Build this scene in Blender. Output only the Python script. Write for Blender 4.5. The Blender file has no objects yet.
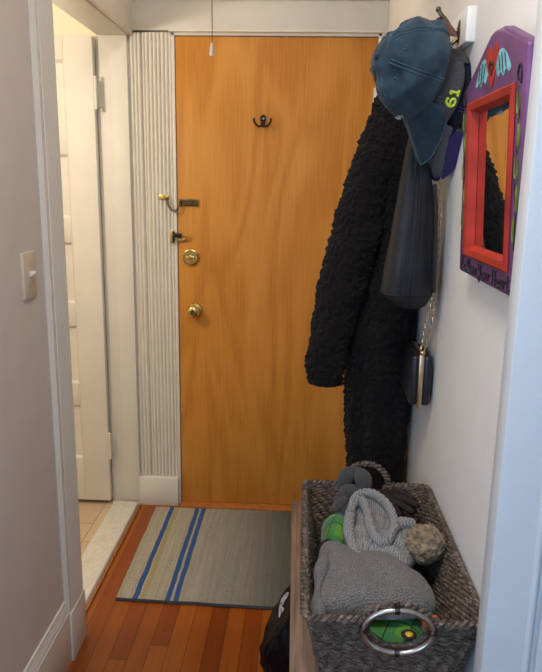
import bpy, bmesh, math, random
from mathutils import Vector, Matrix, noise
random.seed(7)
PI = math.pi
V = Vector
S = bpy.context.scene
COL = S.collection

# ------------------------------------------------------------------ camera
CX, CY, CZ, YAW, PITCH, ROLL, FL = 0.5386, -2.8492, 1.4683, 0.0464, 0.2255, 0.0164, 667.85
F = V((-math.sin(YAW)*math.cos(PITCH), math.cos(YAW)*math.cos(PITCH), -math.sin(PITCH)))
R0 = V((math.cos(YAW), math.sin(YAW), 0)); U0 = R0.cross(F)
RT = math.cos(ROLL)*R0 + math.sin(ROLL)*U0
UP = -math.sin(ROLL)*R0 + math.cos(ROLL)*U0
cam = bpy.data.cameras.new('camera'); co = bpy.data.objects.new('camera', cam); COL.objects.link(co)
cam.sensor_fit = 'HORIZONTAL'; cam.sensor_width = 36; cam.lens = FL/542*36; cam.clip_start = .02
M = Matrix((RT, UP, -F)).transposed().to_4x4(); M.translation = V((CX, CY, CZ)); co.matrix_world = M
S.camera = co

def at(x, y, axis, val):
    """point of a sight line on the plane axis = val, to read measurements from the photograph"""
    d = F + RT*((x-271)/FL) - UP*((y-336)/FL)
    c = V((CX, CY, CZ))
    return c + d*((val-c[axis])/d[axis])
def wx(y): return .846 - .0122*y          # face of the right wall

# ------------------------------------------------------------------ materials
def new_mat(name):
    m = bpy.data.materials.new(name); m.use_nodes = True
    nt = m.node_tree; b = nt.nodes['Principled BSDF']
    return m, nt, b
def N(nt, t, **k):
    n = nt.nodes.new(t)
    for a, v in k.items():
        if hasattr(n, a): setattr(n, a, v)
        else: n.inputs[a].default_value = v
    return n
def ramp(nt, fac, stops):
    r = N(nt, 'ShaderNodeValToRGB'); e = r.color_ramp.elements
    while len(e) < len(stops): e.new(.5)
    for el, (p, c) in zip(e, stops): el.position = p; el.color = (*c, 1)
    nt.links.new(fac, r.inputs[0]); return r.outputs[0]
def coords(nt, scale=(1, 1, 1), rot=(0, 0, 0)):
    t = N(nt, 'ShaderNodeTexCoord'); mp = N(nt, 'ShaderNodeMapping')
    mp.inputs['Scale'].default_value = scale; mp.inputs['Rotation'].default_value = rot
    nt.links.new(t.outputs['Object'], mp.inputs[0]); return mp.outputs[0]
def bump(nt, b, h, strength=.3, dist=.002):
    n = N(nt, 'ShaderNodeBump'); n.inputs['Strength'].default_value = strength; n.inputs['Distance'].default_value = dist
    nt.links.new(h, n.inputs['Height']); nt.links.new(n.outputs[0], b.inputs['Normal'])
def simple(name, c, rough=.5, metal=0, var=.12, scale=30, bs=.0, spec=.5, sheen=0, stretch=(1, 1, 1), bd=.002):
    m, nt, b = new_mat(name)
    v = coords(nt, stretch)
    n = N(nt, 'ShaderNodeTexNoise'); n.inputs['Scale'].default_value = scale; n.inputs['Detail'].default_value = 5
    nt.links.new(v, n.inputs[0])
    lo = [max(0, x*(1-var)) for x in c]; hi = [min(1, x*(1+var)) for x in c]
    nt.links.new(ramp(nt, n.outputs[0], [(.3, lo), (.7, hi)]), b.inputs['Base Color'])
    b.inputs['Roughness'].default_value = rough; b.inputs['Metallic'].default_value = metal
    b.inputs['Specular IOR Level'].default_value = spec
    if sheen: b.inputs['Sheen Weight'].default_value = sheen
    if bs: bump(nt, b, n.outputs[0], bs, bd)
    return m

def paint(name, c, rough=.45, bs=.12):
    return simple(name, c, rough, var=.03, scale=9, bs=bs, bd=.003)
def wood_door():
    m, nt, b = new_mat('birch_veneer')
    v = coords(nt, (1, 1, .20))
    d = N(nt, 'ShaderNodeTexNoise'); d.inputs['Scale'].default_value = 4.5; d.inputs['Detail'].default_value = 2; d.inputs['Distortion'].default_value = .5
    nt.links.new(v, d.inputs[0])
    mul = N(nt, 'ShaderNodeMath', operation='MULTIPLY'); mul.inputs[1].default_value = 34
    nt.links.new(d.outputs[0], mul.inputs[0])
    sn = N(nt, 'ShaderNodeMath', operation='SINE'); nt.links.new(mul.outputs[0], sn.inputs[0])
    f = N(nt, 'ShaderNodeTexNoise'); f.inputs['Scale'].default_value = 160; f.inputs['Detail'].default_value = 4
    v2 = coords(nt, (1, 1, .035)); nt.links.new(v2, f.inputs[0])
    l = N(nt, 'ShaderNodeTexNoise'); l.inputs['Scale'].default_value = 3; nt.links.new(coords(nt, (1.6, 1, .25)), l.inputs[0])
    a = N(nt, 'ShaderNodeMath', operation='MULTIPLY_ADD'); a.inputs[1].default_value = .10; nt.links.new(sn.outputs[0], a.inputs[0])
    hf = N(nt, 'ShaderNodeMath', operation='MULTIPLY_ADD'); hf.inputs[1].default_value = .55; hf.inputs[2].default_value = .22; nt.links.new(f.outputs[0], hf.inputs[0]); nt.links.new(hf.outputs[0], a.inputs[2])
    a2 = N(nt, 'ShaderNodeMath', operation='MULTIPLY_ADD'); a2.inputs[1].default_value = .45; nt.links.new(l.outputs[0], a2.inputs[0]); nt.links.new(a.outputs[0], a2.inputs[2])
    nt.links.new(ramp(nt, a2.outputs[0], [(.45, (.42, .160, .022)), (.72, (.55, .235, .040)), (.95, (.62, .29, .060))]), b.inputs['Base Color'])
    b.inputs['Roughness'].default_value = .5; b.inputs['Specular IOR Level'].default_value = .25
    bump(nt, b, f.outputs[0], .05, .001)
    return m
def wood_floor():
    m, nt, b = new_mat('oiled_fir_boards')
    t = N(nt, 'ShaderNodeTexCoord'); sp = N(nt, 'ShaderNodeSeparateXYZ'); nt.links.new(t.outputs['Object'], sp.inputs[0])
    def mth(op, a, c=None, d=None):
        n = N(nt, 'ShaderNodeMath', operation=op)
        for i, x in enumerate((a, c, d)):
            if x is None: continue
            if isinstance(x, (int, float)): n.inputs[i].default_value = x
            else: nt.links.new(x, n.inputs[i])
        return n.outputs[0]
    X, Y = sp.outputs[0], sp.outputs[1]
    q = mth('DIVIDE', mth('ADD', X, 3.0005), .0585)
    fx = mth('FLOOR', q); fr = mth('FRACT', q)
    wn = N(nt, 'ShaderNodeTexWhiteNoise', noise_dimensions='1D'); nt.links.new(fx, wn.inputs['W'])
    yy = mth('MULTIPLY_ADD', wn.outputs[0], 7.3, Y)
    q2 = mth('DIVIDE', yy, 6.0); fy = mth('FLOOR', q2); fr2 = mth('FRACT', q2)
    wn2 = N(nt, 'ShaderNodeTexWhiteNoise', noise_dimensions='2D')
    cb = N(nt, 'ShaderNodeCombineXYZ'); nt.links.new(fx, cb.inputs[0]); nt.links.new(fy, cb.inputs[1]); nt.links.new(cb.outputs[0], wn2.inputs[0])
    mp = N(nt, 'ShaderNodeMapping'); mp.inputs['Scale'].default_value = (60, 2.2, 1)
    ad = N(nt, 'ShaderNodeVectorMath', operation='ADD'); nt.links.new(t.outputs['Object'], ad.inputs[0]); nt.links.new(wn2.outputs['Color'], ad.inputs[1])
    nt.links.new(ad.outputs[0], mp.inputs[0])
    g = N(nt, 'ShaderNodeTexNoise'); g.inputs['Scale'].default_value = 1.3; g.inputs['Detail'].default_value = 6; nt.links.new(mp.outputs[0], g.inputs[0])
    f = mth('MULTIPLY_ADD', g.outputs[0], .45, mth('MULTIPLY', wn2.outputs[0], .6))
    c = ramp(nt, f, [(.12, (.14, .024, .003)), (.45, (.23, .048, .005)), (.85, (.37, .105, .012))])
    e1 = mth('LESS_THAN', fr, .03); e3 = mth('LESS_THAN', fr2, .0004)
    e = mth('MAXIMUM', e1, e3)
    mx = N(nt, 'ShaderNodeMix', data_type='RGBA'); nt.links.new(e, mx.inputs[0]); nt.links.new(c, mx.inputs[6]); mx.inputs[7].default_value = (.05, .014, .005, 1)
    nt.links.new(mx.outputs[2], b.inputs['Base Color'])
    b.inputs['Roughness'].default_value = .33; b.inputs['Specular IOR Level'].default_value = .35
    h = mth('MULTIPLY_ADD', e, -1, mth('MULTIPLY', g.outputs[0], .15))
    bump(nt, b, h, .25, .001)
    return m
def rug_mat():
    m, nt, b = new_mat('tufted_wool')
    t = N(nt, 'ShaderNodeTexCoord'); sp = N(nt, 'ShaderNodeSeparateXYZ'); nt.links.new(t.outputs['Object'], sp.inputs[0])
    w = N(nt, 'ShaderNodeTexNoise'); w.inputs['Scale'].default_value = 14; nt.links.new(t.outputs['Object'], w.inputs[0])
    def mth(op, a, c=None, d=None):
        n = N(nt, 'ShaderNodeMath', operation=op)
        for i, x in enumerate((a, c, d)):
            if x is None: continue
            if isinstance(x, (int, float)): n.inputs[i].default_value = x
            else: nt.links.new(x, n.inputs[i])
        return n.outputs[0]
    X = mth('MULTIPLY_ADD', mth('SUBTRACT', w.outputs[0], .5), .009, sp.outputs[0])
    base = ramp(nt, mth('MULTIPLY_ADD', X, 1/.88, .5), [(0, (.53, .49, .39)), (.10, (.60, .56, .46)), (.22, (.52, .49, .41)), (.32, (.47, .455, .40)), (.45, (.37, .375, .345)), (.53, (.33, .315, .285)), (.60, (.24, .24, .22)), (.70, (.15, .175, .155)), (1, (.12, .14, .125))])
    st = N(nt, 'ShaderNodeTexNoise'); st.inputs['Scale'].default_value = 1.0; st.inputs['Detail'].default_value = 4
    nt.links.new(coords(nt, (75, 2.5, 1)), st.inputs[0])
    mu = N(nt, 'ShaderNodeMix', data_type='RGBA', blend_type='MULTIPLY'); mu.inputs[0].default_value = .75
    nt.links.new(base, mu.inputs[6]); nt.links.new(ramp(nt, st.outputs[0], [(.3, (.70, .68, .67)), (.7, (1, 1, 1))]), mu.inputs[7])
    cur = mu.outputs[2]
    def stripe(x0, x1, c, k=1.0):
        nonlocal cur
        f = mth('MULTIPLY', mth('MULTIPLY', mth('GREATER_THAN', X, x0), mth('LESS_THAN', X, x1)), k)
        mx = N(nt, 'ShaderNodeMix', data_type='RGBA'); nt.links.new(f, mx.inputs[0]); nt.links.new(cur, mx.inputs[6]); mx.inputs[7].default_value = (*c, 1); cur = mx.outputs[2]
    o = RUGX
    blue = (.05, .13, .36)
    stripe(-.040-o, -.020-o, blue); stripe(-.016-o, .004-o, (.42, .36, .10), .6)
    stripe(.077-o, .096-o, blue); stripe(.106-o, .125-o, blue)
    p = N(nt, 'ShaderNodeTexNoise'); p.inputs['Scale'].default_value = 260; p.inputs['Detail'].default_value = 3; nt.links.new(t.outputs['Object'], p.inputs[0])
    mu2 = N(nt, 'ShaderNodeMix', data_type='RGBA', blend_type='MULTIPLY'); mu2.inputs[0].default_value = .8
    nt.links.new(cur, mu2.inputs[6]); nt.links.new(ramp(nt, p.outputs[0], [(.34, (.42, .42, .42)), (.6, (1, 1, 1))]), mu2.inputs[7])
    nt.links.new(mu2.outputs[2], b.inputs['Base Color'])
    b.inputs['Roughness'].default_value = .95; b.inputs['Specular IOR Level'].default_value = .1
    bump(nt, b, p.outputs[0], .9, .004)
    return m
def knit(name, c, c2, rows=(1, 0, 0), scale=230, bs=.7, spk=420, wk=.35):
    m, nt, b = new_mat(name)
    w = N(nt, 'ShaderNodeTexWave', wave_type='BANDS', bands_direction='X'); w.inputs['Scale'].default_value = scale/6.28; w.inputs['Distortion'].default_value = 2.2; w.inputs['Detail'].default_value = 2; w.inputs['Detail Scale'].default_value = 2.5
    nt.links.new(coords(nt, (1, 1, 1), rows), w.inputs[0])
    n = N(nt, 'ShaderNodeTexNoise'); n.inputs['Scale'].default_value = spk; n.inputs['Detail'].default_value = 3; nt.links.new(coords(nt), n.inputs[0])
    a = N(nt, 'ShaderNodeMath', operation='MULTIPLY_ADD'); a.inputs[1].default_value = wk; nt.links.new(w.outputs[1], a.inputs[0]); nt.links.new(n.outputs[0], a.inputs[2])
    nt.links.new(ramp(nt, a.outputs[0], [(.35, c), (.85, c2)]), b.inputs['Base Color'])
    b.inputs['Roughness'].default_value = .95; b.inputs['Specular IOR Level'].default_value = .12; b.inputs['Sheen Weight'].default_value = .15
    bump(nt, b, a.outputs[0], bs, .003)
    return m
def plaid():
    m, nt, b = new_mat('green_plaid_fleece')
    t = coords(nt, (1, 1, 1), (0, 0, .45)); sp = N(nt, 'ShaderNodeSeparateXYZ'); nt.links.new(t, sp.inputs[0])
    def mth(op, a, c=None):
        n = N(nt, 'ShaderNodeMath', operation=op)
        for i, x in enumerate((a, c)):
            if x is None: continue
            if isinstance(x, (int, float)): n.inputs[i].default_value = x
            else: nt.links.new(x, n.inputs[i])
        return n.outputs[0]
    fx = mth('FRACT', mth('DIVIDE', mth('ADD', sp.outputs[0], 5), .040)); fy = mth('FRACT', mth('DIVIDE', mth('ADD', sp.outputs[1], 5), .046))
    cur = None
    rgb = N(nt, 'ShaderNodeRGB'); rgb.outputs[0].default_value = (.085, .23, .02, 1); cur = rgb.outputs[0]
    for f, c, k in ((mth('LESS_THAN', fx, .45), (.02, .16, .04), .65), (mth('LESS_THAN', fy, .45), (.02, .15, .05), .65), (mth('LESS_THAN', fx, .06), (.008, .03, .012), 1), (mth('LESS_THAN', fy, .06), (.008, .03, .012), 1)):
        mx = N(nt, 'ShaderNodeMix', data_type='RGBA'); nt.links.new(mth('MULTIPLY', f, k), mx.inputs[0]); nt.links.new(cur, mx.inputs[6]); mx.inputs[7].default_value = (*c, 1); cur = mx.outputs[2]
    nt.links.new(cur, b.inputs['Base Color']); b.inputs['Roughness'].default_value = .9; b.inputs['Sheen Weight'].default_value = .2
    return m
def marble():
    m, nt, b = new_mat('white_marble')
    n = N(nt, 'ShaderNodeTexNoise'); n.inputs['Scale'].default_value = 9; n.inputs['Detail'].default_value = 8; n.inputs['Distortion'].default_value = 2.2; nt.links.new(coords(nt, (1.6, 1, 1), (0, 0, .5)), n.inputs[0])
    nt.links.new(ramp(nt, n.outputs[0], [(.3, (.60, .58, .52)), (.47, (.76, .74, .68)), (.51, (.66, .64, .58)), (.56, (.78, .76, .70))]), b.inputs['Base Color'])
    b.inputs['Roughness'].default_value = .35; return m
def tiles():
    m, nt, b = new_mat('beige_floor_tile')
    t = N(nt, 'ShaderNodeTexBrick'); t.inputs['Scale'].default_value = 1; t.inputs['Brick Width'].default_value = .30; t.inputs['Row Height'].default_value = .15; t.inputs['Mortar Size'].default_value = .0025; t.offset = .5
    t.inputs['Color1'].default_value = (.60, .45, .30, 1); t.inputs['Color2'].default_value = (.66, .51, .35, 1); t.inputs['Mortar'].default_value = (.33, .26, .19, 1)
    nt.links.new(coords(nt, (1, 1, 1), (0, 0, PI/2)), t.inputs[0]); nt.links.new(t.outputs[0], b.inputs['Base Color']); b.inputs['Roughness'].default_value = .4
    return m
def bench_wood():
    m, nt, b = new_mat('grey_brown_oak')
    n = N(nt, 'ShaderNodeTexNoise'); n.inputs['Scale'].default_value = 1; n.inputs['Detail'].default_value = 7; n.inputs['Distortion'].default_value = .6; nt.links.new(coords(nt, (130, 5, 130)), n.inputs[0])
    nt.links.new(ramp(nt, n.outputs[0], [(.3, (.11, .067, .044)), (.55, (.25, .165, .115)), (.75, (.35, .245, .175))]), b.inputs['Base Color'])
    b.inputs['Roughness'].default_value = .6; bump(nt, b, n.outputs[0], .3, .001); return m
def seagrass():
    m, nt, b = new_mat('dark_seagrass')
    n = N(nt, 'ShaderNodeTexNoise'); n.inputs['Scale'].default_value = 1; n.inputs['Detail'].default_value = 6; nt.links.new(coords(nt, (70, 70, 260)), n.inputs[0])
    n2 = N(nt, 'ShaderNodeTexNoise'); n2.inputs['Scale'].default_value = 600; n2.inputs['Detail'].default_value = 3; nt.links.new(coords(nt), n2.inputs[0])
    a = N(nt, 'ShaderNodeMath', operation='MULTIPLY_ADD'); a.inputs[1].default_value = .6; nt.links.new(n2.outputs[0], a.inputs[0]); nt.links.new(n.outputs[0], a.inputs[2])
    nt.links.new(ramp(nt, a.outputs[0], [(.50, (.012, .008, .006)), (.77, (.068, .049, .039)), (1.0, (.25, .185, .145))]), b.inputs['Base Color'])
    b.inputs['Roughness'].default_value = .6; bump(nt, b, n2.outputs[0], .5, .002); return m

RUGX = .33
MT = dict(
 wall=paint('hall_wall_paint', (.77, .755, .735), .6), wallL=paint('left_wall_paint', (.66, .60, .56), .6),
 trim=paint('white_gloss_paint', (.71, .685, .63), .5, .15), trimold=simple('aged_white_paint', (.70, .665, .60), .4, var=.05, scale=22, bs=.06, stretch=(1, 1, .3)),
 ceil=paint('ceiling_paint', (.72, .70, .66), .7), bath=paint('cream_paint', (.84, .80, .64), .6),
 header=paint('shaded_white_paint', (.60, .578, .535), .5, .15), door2=paint('white_door_paint', (.74, .715, .66), .6), casing=paint('daylit_white_paint', (.56, .585, .62), .4),  # header: shade mixed into trim white; casing: blue daylight mixed into the same
 door=wood_door(), floor=wood_floor(), rug=rug_mat(), marble=marble(), tile=tiles(), bench=bench_wood(), sea=seagrass(),
 thr=simple('worn_oak_sill', (.42, .15, .035), .45, var=.35, scale=25, stretch=(1, 6, 6)),
 brass=simple('aged_brass', (.62, .44, .16), .25, 1, var=.25, scale=60), brassdk=simple('tarnished_brass', (.16, .105, .05), .4, 1, var=.4, scale=60),
 blk=simple('black_iron', (.012, .011, .011), .4, .3, var=.2), steel=simple('brushed_steel', (.42, .40, .39), .3, 1, var=.2, scale=80),
 chrome=simple('nickel', (.55, .53, .5), .3, 1, var=.1), ivory=paint('ivory_plastic', (.62, .54, .43), .35, 0), white=paint('white_plastic', (.75, .73, .69), .35, 0),
 bronze=simple('bronze_metal', (.13, .09, .055), .35, .9, var=.3),
 cap_blue=simple('washed_blue_cotton', (.025, .047, .070), .9, var=.28, scale=28, bs=.25, spec=.15, sheen=.12),
 cap_blue2=simple('faded_blue_seam', (.050, .092, .128), .9, var=.3, scale=120, bs=.3, spec=.15),
 cap_grey=simple('charcoal_twill', (.062, .060, .066), .85, var=.1, scale=200, bs=.2, spec=.2),
 cap_brimg=simple('grey_brim_cloth', (.105, .100, .108), .85, var=.1, scale=200, bs=.2, spec=.2),
 cap_navy=simple('navy_twill', (.008, .010, .019), .9, var=.15, scale=200, bs=.2, spec=.15),
 cap_purple=simple('indigo_brim_cloth', (.042, .030, .115), .85, var=.15, scale=200, bs=.2, spec=.2),
 lime=simple('lime_thread', (.50, .62, .04), .8, var=.15, scale=300), thread=simple('white_thread', (.55, .58, .6), .8, var=.1),
 leather=simple('brown_leather', (.085, .026, .014), .55, var=.25, scale=70, bs=.2),
 sherpa=simple('black_sherpa', (.0108, .0090, .0095), .95, var=.6, scale=190, bs=1.0, spec=.08, sheen=.045, bd=.008),
 lining=simple('black_lining', (.006, .006, .008), .7, var=.2),
 tote=simple('dark_grey_leather', (.017, .017, .020), .55, var=.35, scale=16, bs=.15, spec=.28),
 totebk=simple('black_leather', (.011, .012, .016), .42, var=.2, scale=40, bs=.1),
 gold=simple('pale_gold', (.60, .45, .27), .3, 1, var=.12), clutch=simple('black_satin_leather', (.006, .008, .016), .4, var=.2, scale=60),
 purple=simple('purple_wood_paint', (.115, .036, .125), .45, var=.35, scale=14, bs=.1), purpled=simple('dusky_purple_edge', (.12, .045, .19), .4, var=.3, scale=18),
 red=simple('red_orange_paint', (.34, .026, .014), .55, var=.3, scale=18, spec=.2), orange=simple('orange_red_paint', (.56, .085, .025), .4, var=.35, scale=25),
 wing=simple('pale_blue_paint', (.16, .42, .50), .5, var=.45, scale=45), leaf=simple('leaf_green_paint', (.085, .15, .03), .5, var=.5, scale=60), leafy=simple('mustard_green_paint', (.17, .16, .035), .5, var=.4, scale=60),
 ink=simple('black_paint', (.010, .008, .012), .45, var=.2),
 beanie=knit('heather_grey_knit', (.055, .053, .054), (.26, .25, .245), (0, 0, 1.35), 430, wk=.14),
 ribk=knit('grey_rib_knit', (.085, .085, .088), (.33, .325, .325), (0, .4, .4), 420),
 glove=knit('dark_brown_grey_knit', (.018, .016, .017), (.085, .078, .078), (0, .5, .3), 520, spk=600),
 glove2=simple('dark_brown_fleece', (.033, .027, .027), .95, var=.3, scale=200, bs=.3, spec=.1),
 pom=simple('beige_faux_fur', (.215, .16, .105), .95, var=.55, scale=90, bs=.9, spec=.1, sheen=.15, bd=.004),
 plaid=plaid(), bluep=simple('slate_blue_fleece', (.07, .12, .24), .9), yellow=simple('yellow_print', (.62, .36, .015), .7), blackp=simple('black_print', (.01, .012, .01), .8),
 patch=simple('tan_leather_patch', (.30, .095, .028), .6, var=.4, scale=70),
 nylon=simple('black_nylon', (.0035, .0038, .006), .5, var=.3, scale=40, bs=.15, spec=.18), cord=simple('white_black_cord', (.42, .42, .43), .8, var=.7, scale=140),
 rugedge=simple('dark_rug_backing', (.045, .055, .07), .95, var=.4, scale=200, bs=.5),
)
m, nt, b = new_mat('mirror_glass'); b.inputs['Metallic'].default_value = 1; b.inputs['Roughness'].default_value = .02; b.inputs['Base Color'].default_value = (.80, .82, .82, 1); MT['glass'] = m
m, nt, b = new_mat('frosted_bulb'); b.inputs['Emission Color'].default_value = (1, .82, .6, 1); b.inputs['Emission Strength'].default_value = 60; MT['bulb'] = m

# ------------------------------------------------------------------ mesh builder
class MB:
    def __init__(s): s.v = []; s.f = []
    def add(s, vs, fs):
        o = len(s.v); s.v += [V(x) for x in vs]; s.f += [tuple(i+o for i in f) for f in fs]; return s
    def box(s, x0, x1, y0, y1, z0, z1):
        p = [(x, y, z) for z in (z0, z1) for y in (y0, y1) for x in (x0, x1)]
        return s.add(p, [(0, 2, 3, 1), (4, 5, 7, 6), (0, 1, 5, 4), (2, 6, 7, 3), (0, 4, 6, 2), (1, 3, 7, 5)])
    def hexa(s, lo, hi):      # two rings of points joined
        n = len(lo); return s.add(list(lo)+list(hi), [tuple(range(n))[::-1], tuple(range(n, 2*n))] + [(i, (i+1) % n, (i+1) % n+n, i+n) for i in range(n)])
    def tube(s, pts, r, seg=8, closed=False, flat=None, caps=True):
        pts = [V(p) for p in pts]; n = len(pts); rs = r if isinstance(r, (list, tuple)) else [r]*n
        t0 = None; nrm = None; rings = []
        for i, p in enumerate(pts):
            a = pts[(i-1) % n] if closed or i > 0 else p; c = pts[(i+1) % n] if closed or i < n-1 else p
            t = (c-a)
            t = t.normalized() if t.length > 1e-9 else (t0 or V((0, 0, 1)))
            if nrm is None:
                ref = V((0, 0, 1)) if abs(t.z) < .9 else V((1, 0, 0)); nrm = (ref - t*ref.dot(t)).normalized()
            else:
                nrm = nrm - t*nrm.dot(t); nrm = nrm.normalized() if nrm.length > 1e-6 else t.orthogonal().normalized()
            bn = t.cross(nrm); t0 = t
            k = flat or 1
            rings.append([p + nrm*(math.cos(2*PI*j/seg)*rs[i]*k) + bn*(math.sin(2*PI*j/seg)*rs[i]) for j in range(seg)])
        vs = [q for rg in rings for q in rg]; fs = []
        m_ = n if closed else n-1
        for i in range(m_):
            for j in range(seg):
                i2 = (i+1) % n; fs.append((i*seg+j, i*seg+(j+1) % seg, i2*seg+(j+1) % seg, i2*seg+j))
        if not closed and caps: fs += [tuple(range(seg))[::-1], tuple(range((n-1)*seg, n*seg))]
        return s.add(vs, fs)
    def lathe(s, prof, o, ax, seg=32):    # prof: (r, h) pairs along ax from o
        o = V(o); ax = V(ax).normalized(); u = ax.orthogonal().normalized(); w = ax.cross(u); n = len(prof)
        vs = [o + ax*h + (u*math.cos(2*PI*j/seg)+w*math.sin(2*PI*j/seg))*r for r, h in prof for j in range(seg)]
        fs = [(i*seg+j, i*seg+(j+1) % seg, (i+1)*seg+(j+1) % seg, (i+1)*seg+j) for i in range(n-1) for j in range(seg)]
        fs += [tuple(range(seg))[::-1], tuple(range((n-1)*seg, n*seg))]
        return s.add(vs, fs)
    def grid(s, fn, nu, nv, cu=False, cv=False):
        mu = nu if cu else nu+1; mv = nv if cv else nv+1
        vs = [fn(i/nu, j/nv) for i in range(mu) for j in range(mv)]
        fs = [(i*mv+j, ((i+1) % mu)*mv+j, ((i+1) % mu)*mv+(j+1) % mv, i*mv+(j+1) % mv) for i in range(nu) for j in range(nv)]
        return s.add(vs, fs)
    def ball(s, c, r, sub=3, fn=None):
        bm = bmesh.new(); bmesh.ops.create_icosphere(bm, subdivisions=sub, radius=1); c = V(c); r = V(r) if not isinstance(r, (int, float)) else V((r, r, r))
        vs = []
        for v in bm.verts:
            p = V((v.co.x*r.x, v.co.y*r.y, v.co.z*r.z)); k = fn(v.co) if fn else 1; vs.append(c+p*k)
        fs = [tuple(v.index for v in f.verts) for f in bm.faces]; bm.free(); return s.add(vs, fs)
    def build(s, name, mat, parent=None, bev=0, smooth=True, seg=2, solid=0, angle=40):
        me = bpy.data.meshes.new(name)
        if parent is not None:
            base = parent
            while base.parent: base = base.parent
            org = base.location.copy()
        else:
            xs = [[v[k] for v in s.v] for k in range(3)]
            org = V(((min(xs[0])+max(xs[0]))/2, (min(xs[1])+max(xs[1]))/2, min(xs[2])))
        me.from_pydata([v-org for v in s.v], [], s.f); me.update()
        bm = bmesh.new(); bm.from_mesh(me); bmesh.ops.recalc_face_normals(bm, faces=bm.faces)
        if bev:
            es = [e for e in bm.edges if len(e.link_faces) == 2 and e.calc_face_angle(0) > math.radians(35)]
            bmesh.ops.bevel(bm, geom=es, offset=bev, segments=seg, affect='EDGES', profile=.5, clamp_overlap=True)
        if smooth:
            for f in bm.faces: f.smooth = True
            for e in bm.edges:
                if len(e.link_faces) == 2 and e.calc_face_angle(0) > math.radians(angle): e.smooth = False
        bm.to_mesh(me); bm.free()
        me.materials.append(MT[mat] if isinstance(mat, str) else mat)
        o = bpy.data.objects.new(name, me); COL.objects.link(o)
        if parent is not None:
            o.parent = parent
            # children of an offset part stay in the thing's frame
        else: o.location = org
        if solid:
            md = o.modifiers.new('thickness', 'SOLIDIFY'); md.thickness = solid; md.offset = -1
        return o
def thing(name, loc, label, cat, group=None):
    o = bpy.data.objects.new(name, None); COL.objects.link(o); o.location = loc; o.empty_display_size = .05
    o['label'] = label; o['category'] = cat
    if group: o['group'] = group
    return o
def struct(name, mb, mat, parent=None, **k):
    o = mb.build(name, mat, parent, **k)
    if parent is None: o['kind'] = 'structure'
    return o
def spline(pts, n=8, closed=False):
    pts = [V(p) for p in pts]; out = []; m = len(pts)
    for i in range(m if closed else m-1):
        g = lambda k: pts[k % m] if closed else pts[max(0, min(m-1, k))]
        a, b_, c, d = g(i-1), g(i), g(i+1), g(i+2)
        for k in range(n):
            t = k/n; out.append(.5*((2*b_)+(c-a)*t+(2*a-5*b_+4*c-d)*t*t+(3*b_-a-3*c+d)*t**3))
    if not closed: out.append(pts[-1])
    return out
def lerp(tab, z):
    """piecewise-linear lookup in rows (z, a, b, ...)"""
    tab = sorted(tab)
    if z <= tab[0][0]: return tab[0][1:]
    for p, q in zip(tab, tab[1:]):
        if z <= q[0]:
            k = (z-p[0])/(q[0]-p[0]); k = k*k*(3-2*k)*.35 + k*.65
            return tuple(x+(y-x)*k for x, y in zip(p[1:], q[1:]))
    return tab[-1][1:]

# ------------------------------------------------------------------ the setting
H = 2.50
struct('floor', MB().box(-.19, 2.6, -4.6, .03, -.05, 0), 'floor')
struct('floor_bathroom', MB().box(-2.0, -.19, -2.0, .03, -.05, .008), 'tile')
struct('ceiling', MB().box(-2.1, 2.7, -4.7, .15, H, H+.08), 'ceil')
# entry-door wall
mb = MB(); mb.box(-2.1, -.012, .02, .15, 0, H); mb.box(.825, 1.0, .02, .15, 0, H); mb.box(-.012, .825, .02, .15, 2.04, H)
struct('wall_back', mb, 'wall')
# left wall with its doorway (opening from y -.04 to -.85)
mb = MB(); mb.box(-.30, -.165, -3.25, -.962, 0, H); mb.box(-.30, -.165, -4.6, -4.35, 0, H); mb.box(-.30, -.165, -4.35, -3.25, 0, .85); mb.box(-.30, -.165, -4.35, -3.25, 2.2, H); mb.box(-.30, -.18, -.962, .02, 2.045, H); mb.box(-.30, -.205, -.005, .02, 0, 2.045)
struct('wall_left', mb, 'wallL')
# right wall, ending where the hall opens towards the camera
mb = MB(); mb.hexa([(wx(.15), .15, 0), (wx(-1.91), -1.91, 0), (1.0, -1.91, 0), (1.0, .15, 0)], [(wx(.15), .15, H), (wx(-1.91), -1.91, H), (1.0, -1.91, H), (1.0, .15, H)])
struct('wall_right', mb, 'wall')
struct('wall_partition', MB().box(1.0, 2.6, -1.93, -1.83, 0, H), 'wall')
struct('wall_far_right', MB().box(2.6, 2.7, -4.7, -1.83, 0, H), 'wall')
struct('wall_front', MB().box(-.30, 2.7, -4.7, -4.6, 0, H), 'wall')
w = struct('window_1', MB().box(-.24, -.135, -4.38, -3.22, .83, .862), 'trim')
mb = MB(); mb.box(-.25, -.20, -4.35, -4.30, .86, 2.2); mb.box(-.25, -.20, -3.30, -3.25, .86, 2.2); mb.box(-.25, -.20, -4.30, -3.30, 2.15, 2.2); mb.box(-.25, -.20, -4.30, -3.30, 1.51, 1.55)
mb.build('window_frame', 'trim', w, bev=.004)
# bathroom shell
mb = MB(); mb.box(-2.1, -2.0, -2.1, .02, 0, H); mb.box(-2.0, -.30, -2.1, -2.0, 0, H); mb.box(-2.0, -.30, .012, .022, 0, H)
struct('wall_bathroom', mb, 'bath')

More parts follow.
